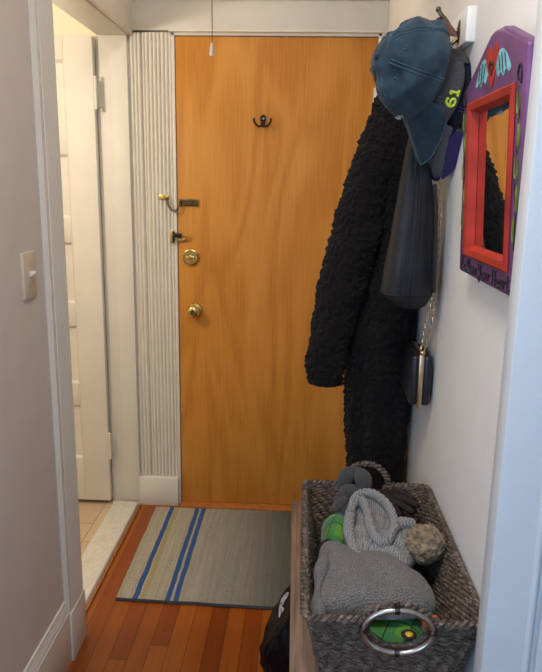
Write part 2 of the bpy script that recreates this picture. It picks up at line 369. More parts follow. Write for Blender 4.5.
# reeded casing profile, extruded upright
def reeded(bx, by, widths, z0, z1, dirx, dirn, base=.012):
    """widths: list of (width, depth) reeds running along dirx from (bx, by); dirn is the outward normal"""
    prof = []; x = 0
    for w_, d_ in widths:
        for k in range(7):
            a = PI*k/6; prof.append((x + w_*k/6, base + d_*abs(math.sin(a))**.7*(1 if math.sin(a) >= 0 else -1)))
        x += w_
    pts = [(0, 0)] + prof + [(x, 0)]
    return MB().hexa([V((bx, by, z0)) + V(dirx)*p + V(dirn)*q for p, q in pts], [V((bx, by, z1)) + V(dirx)*p + V(dirn)*q for p, q in pts])
reeds = [(.006, .001)] + [(.0145, .009)]*3 + [(.005, -.008), (.010, .006)] + [(.0155, .010)]*6 + [(.012, .004)]
tot = sum(a for a, _ in reeds)
t1 = struct('trim_1', reeded(-.188, .006, [(a*.176/tot, d) for a, d in reeds], .138, 2.045, (1, 0, 0), (0, -1, 0)), 'trimold', angle=75)
MB().box(-.1885, -.010, -.031, .018, 0, .138).build('plinth_block', 'trim', t1, bev=.002)
mb = MB(); mb.box(-.012, .0, -.008, .03, 0, 2.05); mb.box(.812, .824, -.008, .03, 0, 2.05); mb.box(-.012, .824, -.008, .03, 2.036, 2.05)
struct('trim_2', mb, 'trim', bev=.0015)
struct('trim_3', MB().box(.824, .846, -.014, .03, 0, 2.05), 'trim', bev=.003)
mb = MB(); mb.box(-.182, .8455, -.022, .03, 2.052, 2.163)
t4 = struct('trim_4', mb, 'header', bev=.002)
mb = MB(); mb.box(-.182, .8455, -.034, .03, 2.163, 2.185); mb.box(-.02, .8455, -.030, .03, 2.046, 2.054); mb.build('cornice_ledge', 'trim', t4, bev=.003)
# door jamb and casing of the side doorway
mb = MB(); mb.box(-.317, -.1875, -.024, .01, 0, 2.045); mb.box(-.305, -.182, -.962, -.03, 2.030, 2.046); mb.box(-.305, -.166, -.964, -.945, 0, 2.045); mb.box(-.262, -.1885, -.029, -.022, .02, 2.032)
struct('trim_5', mb, 'trim', bev=.002)
struct('trim_6', MB().box(-.183, -.164, -1.0, -.02, 2.034, 2.165), 'trim', bev=.003)
reeds2 = [(.022, .001)] + [(.0115, .003)]*10 + [(.008, 0)]
tot2 = sum(a for a, _ in reeds2)
t7 = struct('trim_7', reeded(-.167, -1.071, [(a*.126/tot2, d) for a, d in reeds2], .165, 2.10, (0, 1, 0), (1, 0, 0), .018), 'trim', angle=75)
MB().box(-.167, -.1435, -1.073, -.943, 0, .168).build('plinth_block', 'trim', t7, bev=.002)
bb = struct('baseboard_left', MB().box(-.167, -.149, -4.6, -1.073, 0, .165), 'trim', bev=.002)
prof = [(0, 0), (.0175, 0), (.0175, .006), (.013, .011), (.0155, .017), (.012, .026), (.008, .034), (.006, .044), (0, .046)]
MB().hexa([(-.166+a, -1.073, .165+h) for a, h in prof], [(-.166+a, -4.6, .165+h) for a, h in prof]).build('cap_moulding', 'trim', bb, angle=25)
struct('baseboard_right', MB().box(.845, .866, -.9, -.02, 0, .14), 'trim', bev=.003)
struct('trim_8', MB().hexa([(-.305, -.943, 0), (-.188, -.943, 0), (-.188, -.045, 0), (-.305, -.045, 0)], [(-.303, -.943, .024), (-.193, -.943, .024), (-.193, -.045, .024), (-.303, -.045, .024)]), 'marble', bev=.004)
struct('trim_9', MB().box(0, .812, -.052, .03, 0, .014), 'thr', bev=.004)
# casing on the wall end beside the camera
mb = MB(); mb.box(.828, 1.0, -1.950, -1.908, 0, 2.2)
t10 = struct('trim_10', mb, 'casing', bev=.003)
mb = MB(); mb.box(.905, 1.0, -1.960, -1.949, 0, 2.2); mb.tube([(.892, -1.952, 0), (.892, -1.952, 2.2)], .006, 10); mb.build('casing_bead', 'casing', t10, bev=.002)
struct('trim_11', MB().box(-.188, -.180, -.94, -.05, .0, .010), 'thr', bev=.002)

# entry door (flush birch)
d1 = struct('door_1', MB().box(.003, .809, -.002, .035, .015, 2.033), 'door', bev=.0015)
kb = at(195, 310, 1, 0); c = V((kb.x, -.002, kb.z))
k = MB().lathe([(.033, 0), (.033, .003), (.030, .007), (.020, .009), (.012, .012), (.011, .026), (.018, .031), (.026, .038), (.028, .046), (.026, .053), (.020, .058), (.010, .060), (0.0001, .060)], c, (0, -1, 0), 36).build('door_knob', 'brass', d1)
MB().lathe([(.011, 0), (.011, .003), (.007, .003), (.006, .0015), (.0001, .0015)], c+V((0, -.0595, 0)), (0, -1, 0), 20).build('key_cylinder', 'brassdk', k)
db = at(191, 257, 1, 0); c = V((db.x, -.002, db.z))
k = MB().lathe([(.037, 0), (.037, .004), (.034, .011), (.031, .012), (.029, .010), (.0001, .010)], c, (0, -1, 0), 36).build('deadbolt', 'brass', d1)
mb = MB(); mb.lathe([(.010, .009), (.009, .016), (.0001, .016)], c, (0, -1, 0), 20); mb.box(c.x-.018, c.x+.018, c.y-.022, c.y-.013, c.z-.005, c.z+.005); mb.build('thumb_turn', 'brass', k, bev=.0015)
for z in (1.80, 1.02, .25):
    mb = MB(); mb.tube([(.812, -.012, z-.045), (.812, -.012, z+.045)], .006, 10); mb.box(.802, .811, -.0045, -.002, z-.045, z+.045); mb.box(.814, .828, -.0165, -.013, z-.045, z+.045); mb.build('hinge', 'trim', d1)

# white five-panel door standing open in the bathroom
def panel_door():
    x0, x1, yf, yb, z0, z1 = -.965, -.318, -.060, -.026, .030, 2.022
    mb = MB(); rows = [(.229, .489-.0), (.229, .229)]
    pan = [(.235, .487), (.590, .848), (.950, 1.208), (1.310, 1.567), (1.676, 1.932)]
    px0, px1 = x0+.115, x1-.118
    mb.box(x0, px0, yf, yb, z0, z1); mb.box(px1, x1, yf, yb, z0, z1)
    zs = [z0] + [v for p in pan for v in p] + [z1]
    for i in range(0, len(zs), 2): mb.box(px0, px1, yf, yb, zs[i], zs[i+1])
    root = struct('door_2', mb, 'door2', bev=.002)
    for a, c_ in pan:
        q = MB()
        mid = (yf+yb)/2
        o = [(px0, yf+.001, a), (px1, yf+.001, a), (px1, yf+.001, c_), (px0, yf+.001, c_)]
        i1 = [(px0+.010, yf+.013, a+.010), (px1-.010, yf+.013, a+.010), (px1-.010, yf+.013, c_-.010), (px0+.010, yf+.013, c_-.010)]
        q.add(o+i1, [(0, 1, 5, 4), (1, 2, 6, 5), (2, 3, 7, 6), (3, 0, 4, 7), (4, 5, 6, 7)])
        q.box(px0, px1, mid-.002, mid+.002, a, c_)
        q.build('panel', 'door2', root, smooth=False)
    for z in (1.808, .300):
        q = MB(); q.tube([(-.309, -.066, z-.052), (-.309, -.066, z+.052)], .0065, 10)
        for zz in (z-.058, z+.058): q.ball((-.309, -.066, zz), .0075, 2)
        for zz in (z-.018, z+.018): q.tube([(-.309, -.066, zz-.0012), (-.309, -.066, zz+.0012)], .0074, 10)
        q.box(-.309, -.290, -.0275, -.0235, z-.05, z+.05); q.box(-.3095, -.3085, -.066, -.025, z-.05, z+.05); q.build('hinge', 'trim', root)
panel_door()

# ------------------------------------------------------------------ small fittings
# coat hook on the entry door
p = at(263, 121, 1, 0); x, z = p.x, p.z
t = thing('coat_hook', (x, -.002, z-.03), 'black iron double hook screwed to the middle of the orange wood door', 'hook')
mb = MB(); mb.ball((x, -.006, z+.008), (.0125, .006, .017), 3); mb.ball((x, -.006, z-.010), (.009, .006, .016), 3); mb.build('mounting_plate', 'blk', t)
for s_ in (-1, 1):
    pts = spline([(x, -.010, z-.014), (x+s_*.010, -.018, z-.022), (x+s_*.022, -.028, z-.020), (x+s_*.032, -.034, z-.008), (x+s_*.0345, -.035, z+.004)], 6)
    mb = MB(); mb.tube(pts, .0042, 8); mb.ball(pts[-1], .0052, 2); mb.build('prong', 'blk', t)
MB().lathe([(.0035, 0), (.003, .0015), (.0001, .002)], (x+.003, -.0115, z+.008), (0, -1, 0), 12).build('screw', 'chrome', t)

def chain_mesh(pts, link, wire, seg=6):
    """interlocking oval links along a path"""
    pts = [V(q) for q in pts]; L = [0]
    for a, b_ in zip(pts, pts[1:]): L.append(L[-1]+(b_-a).length)
    def P(s):
        s = max(0, min(L[-1], s))
        for i in range(len(L)-1):
            if s <= L[i+1]:
                return pts[i].lerp(pts[i+1], (s-L[i])/max(1e-9, L[i+1]-L[i]))
        return pts[-1]
    mb = MB(); step = link*.68; n = max(2, int(L[-1]/step))
    for i in range(n):
        s = (i+.5)*L[-1]/n; c = P(s); t = (P(s+.003)-P(s-.003)).normalized()
        u = t.orthogonal().normalized(); w_ = t.cross(u)
        if i % 2: u, w_ = w_, u
        rot = .6; u2 = u*math.cos(rot)+w_*math.sin(rot)
        mb.tube([c + t*(math.cos(a)*link*.5) + u2*(math.sin(a)*link*.30) for a in [2*PI*k_/10 for k_ in range(10)]], wire, seg, closed=True)
    return mb
# door chain
a = at(160, 197, 1, -.012); b_ = at(180, 203, 1, 0)
t = thing('door_chain', (-.03, -.02, 1.36), 'tarnished brass security chain joining the white casing to a slide on the door', 'chain')
mb = MB(); mb.box(-.072, -.030, -.022, -.016, 1.392, 1.412); mb.lathe([(.008, 0), (.008, .006), (.004, .010), (.0001, .010)], (-.036, -.021, 1.402), (0, -1, 0), 16); mb.build('casing_plate', 'brass', t, bev=.001)
pts = spline([(-.036, -.033, 1.398), (-.032, -.032, 1.375), (-.018, -.030, 1.352), (.0, -.028, 1.347), (.010, -.026, 1.360), (.016, -.022, 1.381)], 8)
chain_mesh(pts, .014, .0017).build('chain', 'brassdk', t)
mb = MB(); mb.box(.012, .088, -.0045, -.002, 1.366, 1.396)
for zz in (1.372, 1.390): mb.tube([(.014, -.010, zz), (.086, -.010, zz)], .0032, 8)
for xx in (.014, .086): mb.box(xx-.004, xx+.004, -.012, -.002, 1.366, 1.396)
sl = mb.build('slide_track', 'brassdk', t, bev=.0008)
mb = MB(); mb.lathe([(.006, 0), (.006, .006), (.004, .009), (.0001, .009)], (.018, -.010, 1.381), (0, -1, 0), 14); mb.box(.018, .080, -.0125, -.009, 1.3785, 1.3835); mb.build('slide_stud', 'brassdk', sl)
# flip guard
t = thing('door_guard', (-.005, -.02, 1.20), 'small brass and black flip latch on the casing above the deadbolt', 'latch')
MB().box(-.026, -.012, -.024, -.016, 1.212, 1.268).build('casing_plate', 'brass', t, bev=.002)
mb = MB(); mb.tube([(-.012, -.027, 1.218), (-.012, -.027, 1.262)], .005, 10); mb.box(-.012, .024, -.030, -.020, 1.237, 1.254); mb.build('latch_body', 'blk', t, bev=.002)
mb = MB(); mb.box(.004, .036, -.014, -.004, 1.219, 1.232); mb.tube(spline([(.030, -.012, 1.226), (.040, -.018, 1.229), (.044, -.020, 1.240), (.043, -.020, 1.248)], 5), .0045, 8); mb.build('keeper_hook', 'brass', t, bev=.002)

# light switch on the left wall
t = thing('light_switch', (-.165, -1.179, 1.168), 'ivory toggle light switch on the left wall beside the fluted casing', 'light switch')
MB().box(-.166, -.158, -1.219, -1.141, 1.169, 1.287).build('switch_plate', 'ivory', t, bev=.003)
MB().hexa([(-.159, -1.185, 1.222), (-.159, -1.175, 1.222), (-.159, -1.175, 1.238), (-.159, -1.185, 1.238)], [(-.143, -1.184, 1.232), (-.143, -1.176, 1.232), (-.143, -1.176, 1.240), (-.143, -1.184, 1.240)]).build('toggle', 'white', t, bev=.001)
for zz in (1.197, 1.258): MB().lathe([(.0032, 0), (.003, .001), (.0001, .0014)], (-.1582, -1.180, zz), (1, 0, 0), 10).build('screw', 'chrome', t)

# pull chain
px_, py_ = .233, -.60
t = thing('pull_chain_light', (px_, py_, 1.855), 'ceiling light whose beaded pull chain with white teardrop end hangs before the door', 'ceiling light')
MB().lathe([(.0001, 0), (.06, 0), (.058, .02), (.03, .035), (.024, .06), (.0001, .06)], (px_-.05, py_, H-.001), (0, 0, -1), 28).build('lamp_holder', 'white', t)
MB().tube([(px_-.05, py_, H-.03), (px_-.02, py_, H-.03), (px_, py_, H-.035)], .003, 6).build('chain_arm', 'chrome', t)
MB().lathe([(.0001, 0), (.012, .0), (.014, .02), (.028, .045), (.031, .065), (.024, .085), (.0001, .096)], (px_-.05, py_, H-.062), (0, 0, -1), 24).build('bulb', 'bulb', t)
mb = MB()
zz = 1.892
while zz < H-.036: mb.ball((px_+.0004*math.sin(zz*40), py_, zz), .0021, 1); zz += .0052
mb.tube([(px_, py_, 1.885), (px_, py_, H-.036)], .0007, 5); mb.build('bead_chain', 'brassdk', t)
MB().lathe([(.0015, .042), (.0045, .040), (.006, .030), (.0085, .014), (.009, .006), (.007, .001), (.0001, 0)], (px_, py_, 1.855), (0, 0, 1), 20).build('pull_end', 'ivory', t)

# ------------------------------------------------------------------ coat rack and what hangs on it
t = thing('coat_rack', (.855, -.98, 1.745), 'white wooden hook rail fixed to the right wall above the caps', 'coat rack')
mb = MB(); mb.hexa([(wx(-1.42)-.018, -1.42, 1.745), (wx(-1.42)+.002, -1.42, 1.745), (wx(-.5)+.002, -.5, 1.745), (wx(-.5)-.018, -.5, 1.745)], [(wx(-1.42)-.018, -1.42, 1.812), (wx(-1.42)+.002, -1.42, 1.812), (wx(-.5)+.002, -.5, 1.812), (wx(-.5)-.018, -.5, 1.812)]); mb.build('rail_board', 'white', t, bev=.004)
for y in (-1.36, -1.02, -.70):
    xw = wx(y)-.018
    pts = spline([(xw, y, 1.772), (xw-.012, y, 1.776), (xw-.026, y, 1.795), (xw-.032, y, 1.802), (xw-.040, y, 1.810), (xw-.045, y, 1.818)], 6)
    mb = MB(); mb.tube(pts, .0042, 8); mb.ball(pts[-1], .0055, 2)
    mb.ball((xw, y, 1.775), (.004, .012, .024), 3); mb.tube(spline([(xw, y, 1.764), (xw-.016, y, 1.752), (xw-.030, y, 1.756), (xw-.034, y, 1.770)], 6), .004, 8)
    mb.build('hook', 'bronze', t)

def cap(name, org, sc, mats, label, az=.5438, el=.1461, ro=-.3809, droop=1.0, brimlen=.082, H_=.116, curl=.0617, squash=0, seam=True, bulge=.006, seed=0):
    a = V((-math.cos(az)*math.cos(el), -math.sin(az)*math.cos(el), math.sin(el)))
    b0 = V((0, 0, -1)); b0 = (b0 - a*b0.dot(a)).normalized(); c0 = a.cross(b0)
    b_ = b0*math.cos(ro) + c0*math.sin(ro); c_ = a.cross(b_)
    if c_.y > 0: c_ = -c_
    O = V(org)
    W = lambda x, y, z: O + (b_*x + c_*y + a*z)*sc      # x front, y near side, z crown
    def pt(th, s, off=0):
        r = math.cos(s)**.88; h = math.sin(s)**1.0
        rr = r*(1+off/.09)
        x = .100*math.cos(th)*rr; y = .080*math.sin(th)*rr; z = (H_+off)*h
        # unstructured cloth: soft dents, and the front panel standing a little taller
        x += .004*h*math.cos(th)*r
        n = noise.noise(V((x*22+seed, y*22, z*22)))*bulge + noise.noise(V((x*55, y*55+seed, z*55)))*bulge*.35
        k = 1 + n/.08
        if squash:
            q_ = max(0, min(1, (x-.018)/.04)); z *= 1 - squash*q_*q_*(3-2*q_)
        return W(x*k, y*k, z*k)
    root = thing(name, W(0, 0, 0), label, 'cap', 'baseball caps on the hook rail')
    MB().grid(lambda u, v: pt(2*PI*u, v*PI/2*.999), 72, 26, cu=True).build('crown', mats['crown'], root, solid=.0022)
    # brim: curved, drooping to both sides
    tp = droop; span = math.radians(60)
    def br(u, v):
        th = (u*2-1)*span
        L = brimlen*max(0, math.cos(th*PI/2/span))**.62
        q = pt(th, 0.0); d = q-O; x0 = d.dot(b_)/sc; y0 = d.dot(c_)/sc
        x = x0 + v*L; y = y0*(1+.04*v); z = -.001 - v*L*tp - curl*(y/.08)**2*v
        return W(x, y, z)
    bo = MB().grid(br, 40, 14).build('brim', mats['brim'], root, solid=.0035)
    mb = MB(); mb.tube([br(u/40, 1) + a*.0 for u in range(1, 40)], .0022*sc, 6); mb.build('brim_edging', mats['edge'], bo)
    MB().ball(pt(0, PI/2*.995)+a*.001, .0065*sc, 2).build('button', mats['crown'], root)
    if seam:
        for k_ in range(6):
            th = PI/6 + k_*PI/3
            mb = MB()
            for dth in (-.035, .035):
                mb.tube([pt(th + dth*(1/max(.25, math.cos(s_)) if True else 1)*.9, s_, .0008) for s_ in [i*.0165*PI*1.75/2 for i in range(28)]], .0011*sc, 5)
            mb.build('seam', mats['edge'], root)
        for k_ in range(6):
            th = k_*PI/3 + PI/3*0
            q = pt(th + PI/3*.0, .95, .0005); q2 = pt(th, .95, .003); n_ = (q2-q).normalized(); u_ = n_.orthogonal().normalized(); w_ = n_.cross(u_)
            MB().tube([q + (u_*math.cos(j*PI/6)+w_*math.sin(j*PI/6))*.0036 for j in range(12)], .0011, 5, closed=True).build('eyelet', mats['edge'], root)
    # back strap closing the cut-out
    mb = MB(); mb.tube([W(-.100*math.cos(e), .080*math.sin(e), -.004) for e in [(i/14-.5)*1.2 for i in range(15)]], .010*sc, 8, flat=.18)
    mb.build('strap', mats['strap'], root)
    return root, pt, W, (a, b_, c_)
capO = V((.768, -1.41, 1.693))
r1, pt1, W1, ax1 = cap('baseball_cap', capO, .931, dict(crown='cap_blue', brim='cap_blue', edge='cap_blue2', strap='leather'), 'washed blue cotton baseball cap hanging in front of the other caps', seed=3, bulge=.010, curl=.052, droop=1.0, brimlen=.086)
# small white stitched mark near the brim
def on_cap(pt, strokes, th0, s0, k, width, name, mat, root, seg=5):
    """strokes in (x, y) units: x towards the back of the cap, y towards the crown"""
    mb = MB()
    for st_ in strokes:
        dense = spline([V((p[0], p[1], 0)) for p in st_], 5) if len(st_) > 2 else [V((*st_[0], 0)).lerp(V((*st_[1], 0)), i/5) for i in range(6)]
        mb.tube([pt(th0 + q.x*k/.085, s0 + q.y*k/.10, .0012) for q in dense], width, seg)
    return mb.build(name, mat, root)
on_cap(pt1, [[(0, 0), (0, 1.0)], [(0, 1.0), (.5, .1)], [(.5, .1), (.55, 1.0)], [(.85, 0), (1.0, 1.0), (1.6, .8)], [(.9, .5), (1.3, .55)], [(1.7, .1), (2.0, .9)]], .10, .14, .009, .0009, 'stitched_mark', 'thread', r1)
r2, pt2, W2, ax2 = cap('baseball_cap', capO + V((.038, .039, -.040)), .90, dict(crown='cap_grey', brim='cap_brimg', edge='cap_brimg', strap='cap_grey'), 'charcoal grey baseball cap with a lime green number between blue and navy caps', seed=9, bulge=.002, droop=1.05, curl=.065, H_=.072, squash=.97)
dg = [[(.9, 1.55), (.55, 1.75), (.15, 1.3), (.05, .6), (.3, .05), (.75, .05), (.95, .45), (.75, .9), (.3, .85), (.08, .6)], [(1.65, 0), (1.65, 1.7)], [(1.3, 0), (2.0, 0)], [(1.65, 1.7), (1.35, 1.35)]]
on_cap(pt2, dg, 1.48, .13, .0160, .0027, 'number', 'lime', r2, 6)
r3, pt3, W3, ax3 = cap('baseball_cap', capO + V((.061, .052, -.052)), .905, dict(crown='cap_navy', brim='cap_purple', edge='cap_purple', strap='leather'), 'navy baseball cap with a purple brim hanging closest to the wall', seed=14, bulge=.002, droop=.78, curl=.036, H_=.045, squash=.97)

# sherpa coat
def fleece(p, amp=.0085, sc=80):
    d = noise.voronoi(p*sc)[0]
    return amp*(1.05 - 1.5*d[0]) + noise.noise(p*14)*.010
YC = -1.0
t = thing('coat', (.77, YC, .42), 'long black teddy fleece coat hanging from the rail in front of the wooden door', 'coat')
body = [  # z, left, right, half depth
 (.42, .700, .846, .075), (.56, .702, .850, .085), (.74, .683, .853, .092), (.95, .672, .853, .095), (1.15, .682, .852, .095), (1.35, .700, .851, .095), (1.52, .715, .848, .090), (1.62, .728, .846, .075), (1.70, .752, .842, .050), (1.765, .79, .836, .02)]
def body_pt(u, v):
    z = .42 + 1.345*v
    l, r, hd = lerp(body, z); r = min(r, wx(YC)-.010)
    th = 2*PI*u; cx = (l+r)/2; hx = (r-l)/2
    c_, s_ = math.cos(th), math.sin(th)
    ex = math.copysign(abs(c_)**.75, c_); ey = math.copysign(abs(s_)**.75, s_)
    p = V((cx + hx*ex, YC + hd*ey, z))
    n = V((c_/max(hx, .02), s_/hd, 0)).normalized()
    fold = .007*math.sin(7*th + 2.2*noise.noise(V((0, 0, z*3)))*3)*min(1, (1.75-z)/.4)
    # front flap: overlapping edge that swings down to the right
    flap = 0
    if p.x > .5:
        edge = 1.045 - (p.x-.655)*1.25
        flap = .015/(1+math.exp(-(z-edge)*260)) if s_ < .5 else .004
    d = fold + flap + fleece(p)
    if c_ > .6: d *= .35
    return p + n*d
MB().grid(body_pt, 170, 330, cu=True).build('coat_body', 'sherpa', t, angle=180)
slv = spline([(.765, -1.04, 1.665), (.725, -1.065, 1.56), (.694, -1.08, 1.42), (.655, -1.09, 1.26), (.624, -1.095, 1.11), (.608, -1.10, .995), (.604, -1.10, .940)], 30)
def sleeve_pt(u, v):
    k = v*(len(slv)-1); i = min(len(slv)-2, int(k)); c_ = slv[i].lerp(slv[i+1], k-i); tn = (slv[i+1]-slv[i]).normalized()
    sx = V((0, 1, 0)).cross(tn).normalized(); sy = tn.cross(sx)
    r = .040 + .022*math.sin(min(1, v*1.6)*PI*.62) - .016*max(0, v-.55)/.45
    th = 2*PI*u
    n = sx*math.cos(th)+sy*math.sin(th)
    p = c_ + n*r
    crease = .006*noise.noise(V((p.x*9, p.y*9, p.z*6)))
    return p + n*(fleece(p) + crease)
mb = MB(); mb.grid(sleeve_pt, 84, 210, cu=True)
nring = 84; 
ci = len(mb.v); mb.v.append(slv[-1]+V((0, 0, .02))); mb.v.append(slv[0])
for j in range(84): mb.f.append((j*211+210, ((j+1) % 84)*211+210, ci)); mb.f.append((j*211, ((j+1) % 84)*211, ci+1))
mb.build('sleeve', 'sherpa', t, angle=180)
# far sleeve, mostly behind the body
slv = spline([(.775, -.96, 1.665), (.742, -.935, 1.52), (.725, -.905, 1.35), (.712, -.895, 1.15), (.705, -.895, .95)], 30)
mb = MB(); mb.grid(lambda u, v: sleeve_pt(u, v), 60, 120, cu=True); ci = len(mb.v); mb.v.append(slv[-1]); mb.v.append(slv[0])
for j in range(60): mb.f.append((j*121+120, ((j+1) % 60)*121+120, ci)); mb.f.append((j*121, ((j+1) % 60)*121, ci+1))
mb.build('sleeve', 'sherpa', t, angle=180)
# turned collar
cl = spline([(.745, -1.075, 1.60), (.735, -1.05, 1.655), (.765, -1.0, 1.69), (.80, -1.02, 1.68), (.815, -1.07, 1.62)], 14)
mb = MB(); mb.grid(lambda u, v: (lambda c_, th: c_ + V((math.cos(th), math.sin(th)*.6, math.sin(th)))*(.026+fleece(c_+V((math.cos(th), 0, math.sin(th)))*.03)))(cl[int(v*(len(cl)-1))], 2*PI*u), 30, 55, cu=True)
mb.build('collar', 'sherpa', t, angle=180)
MB().tube(spline([(.806, -1.02, 1.66), (.802, -1.02, 1.74), (.800, -1.02, 1.80), (.812, -1.02, 1.81), (.818, -1.02, 1.74), (.816, -1.02, 1.66)], 6), .0025, 6).build('hanging_loop', 'lining', t)

# tote bag
t = thing('tote_bag', (.79, -1.285, 1.185), 'dark grey leather tote bag hanging under the caps in front of the black coat', 'bag')
tt = [(1.186, .775, .812, .020), (1.196, .752, .828, .034), (1.222, .722, .838, .046), (1.27, .727, .838, .046), (1.36, .739, .834, .042), (1.45, .750, .826, .036), (1.53, .760, .816, .030), (1.60, .772, .812, .018), (1.68, .785, .812, .010), (1.765, .797, .812, .006)]
def tote_pt(u, v):
    z = 1.186 + .579*v; l, r, hd = lerp(tt, z); th = 2*PI*u; c_, s_ = math.cos(th), math.sin(th)
    ex = math.copysign(abs(c_)**.55, c_); ey = math.copysign(abs(s_)**.75, s_)
    k = 1 + .07*noise.noise(V((math.cos(th)*1.3, math.sin(th)*1.3, z*5)))*2
    return V(((l+r)/2 + (r-l)/2*ex, -1.285 + hd*ey*k + .005*noise.noise(V((th*1.1, z*9, 2))), z))
mb = MB(); mb.grid(tote_pt, 64, 70, cu=True); n_ = 71; mb.f.append(tuple(j*n_ for j in range(64))); mb.f.append(tuple(j*n_+70 for j in range(64)))
bd = mb.build('bag_body', 'tote', t)
# raised front band and its piping, bottom seam
fr_ = lambda x, z: V((x, -1.285 - lerp(tt, z)[2]*(1-abs((x-(lerp(tt, z)[0]+lerp(tt, z)[1])/2)/((lerp(tt, z)[1]-lerp(tt, z)[0])/2+1e-6))**3.2)**.75*1.03 - .003, z))
for off, nm in ((.37, 0), (.56, 1)):
    mb = MB(); mb.tube([fr_(lerp(tt, z)[0]+(lerp(tt, z)[1]-lerp(tt, z)[0])*off, z) for z in [1.225+i*.0145 for i in range(22)]], .0026, 6); mb.build('piping', 'totebk', bd)
mb = MB(); mb.tube([tote_pt(u/40, .066) + V((0, -.001, 0)) for u in range(20, 41)], .0022, 6); mb.build('bottom_seam', 'totebk', bd)
mb = MB(); st_ = spline([(.819, -1.338, 1.47), (.826, -1.342, 1.40), (.830, -1.342, 1.30), (.833, -1.340, 1.235)], 8); mb.tube(st_, [.0165]*len(st_), 12, flat=.35); mb.build('strap', 'totebk', t)
mb = MB(); mb.tube(spline([(.790, -1.29, 1.70), (.795, -1.33, 1.77), (.806, -1.352, 1.800), (.816, -1.33, 1.77), (.812, -1.29, 1.70)], 8), .007, 8, flat=.5); mb.build('handle', 'tote', t)

# clutch bag on a chain
t = thing('clutch_bag', (.822, -1.235, .948), 'small black hard clutch with a gold rim hanging on its chain against the wall', 'bag')
x0, xm, x1 = .803, .826, .853
MB().box(x0, xm-.004, -1.300, -1.165, .948, 1.074).build('shell', 'clutch', t, bev=.010, seg=4)
MB().box(xm+.004, x1, -1.300, -1.165, .948, 1.074).build('shell', 'clutch', t, bev=.010, seg=4)
MB().box(xm-.006, xm+.006, -1.304, -1.161, .944, 1.078).build('metal_rim', 'gold', t, bev=.003)
MB().ball((xm, -1.303, 1.082), (.007, .007, .006), 2).build('clasp', 'gold', t)
for s_ in (0, 1):
    e = spline([(xm-.004+.008*s_, -1.300, 1.086), (xm+.002+.014*s_, -1.306, 1.15), (xm+.010+.008*s_, -1.308, 1.20), (.8425+.004*s_, -1.302, 1.27), (.8400+.004*s_, -1.302, 1.44), (.832, -1.325, 1.62), (.815, -1.352, 1.80)], 8)
    chain_mesh(e, .013, .0014).build('chain', 'gold', t)

# ------------------------------------------------------------------ painted mirror
O = V((.8395, -1.908, 1.311)); u = V((.0105, -.99994, 0)); v = V((-.0565, -.0006, .9984)).normalized(); n = V((-.9983, -.0105, -.0565)).normalized()
MM = lambda a, b_, c_=0: O + u*a + v*b_ + n*c_
t = thing('wall_mirror', MM(-.17, 0, -.011), 'purple hand-painted house-shaped mirror with a winged red heart on the right wall', 'mirror')
outer = [(-.347, 0), (0, 0), (0, .342), (-.115, .384), (-.160, .387), (-.175, .385), (-.333, .322)]
op = [(-.282, .048), (-.060, .048), (-.054, .284), (-.276, .284)]
# frame: front with an opening, sides and back
def frame():
    mb = MB(); T = .022
    f0 = [MM(a, b_, 0) for a, b_ in outer]; f1 = [MM(a, b_, -T) for a, b_ in outer]
    g0 = [MM(a, b_, 0) for a, b_ in op]; g1 = [MM(a, b_, -T) for a, b_ in op]
    vs = f0+f1+g0+g1; no = len(outer); fs = []
    for i in range(no): j = (i+1) % no; fs.append((i, j, no+j, no+i))
    q = 2*no
    for i in range(4): j = (i+1) % 4; fs.append((q+i, q+4+i, q+4+j, q+j))
    def cap_(o, i0): # outer indices bl0 br1 tr2 p3 p4 p5 sl6 ; inner bl0 br1 tr2 tl3
        return [(o+0, o+1, i0+1, i0+0), (o+1, o+2, i0+2, i0+1), (o+2, o+3, o+4, i0+2), (o+4, i0+3, i0+2), (o+4, o+5, o+6, i0+3), (o+6, o+0, i0+0, i0+3)]
    fs += cap_(0, q) + [f[::-1] for f in cap_(no, q+4)]
    return mb.add(vs, fs)
fr = frame().build('frame', 'purple', t, bev=.006, seg=3)
MB().add([MM(a, b_, -.011) for a, b_ in ((-.29, .04), (-.05, .04), (-.046, .292), (-.284, .292))], [(0, 1, 2, 3)]).build('mirror_glass', 'glass', t, smooth=False)
# red inner moulding
mb = MB()
k = .016; oo = [(-.298, .034), (-.044, .034), (-.038, .298), (-.292, .298)]
A = [MM(a, b_, .001) for a, b_ in oo]; B = [MM(a+dx*.004, b_+dy*.004, .006) for (a, b_), (dx, dy) in zip(oo, ((1, 1), (-1, 1), (-1, -1), (1, -1)))]
C_ = [MM(a, b_, .004) for a, b_ in op]; D = [MM(a+dx*.006, b_+dy*.006, -.0105) for (a, b_), (dx, dy) in zip(op, ((1, 1), (-1, 1), (-1, -1), (1, -1)))]
rings = [A, B, C_, D]; vs = [p for r_ in rings for p in r_]; fs = []
for r_ in range(3):
    for i in range(4): j = (i+1) % 4; fs.append((r_*4+i, r_*4+j, r_*4+4+j, r_*4+4+i))
MB().add(vs, fs).build('inner_moulding', 'red', t, smooth=False)
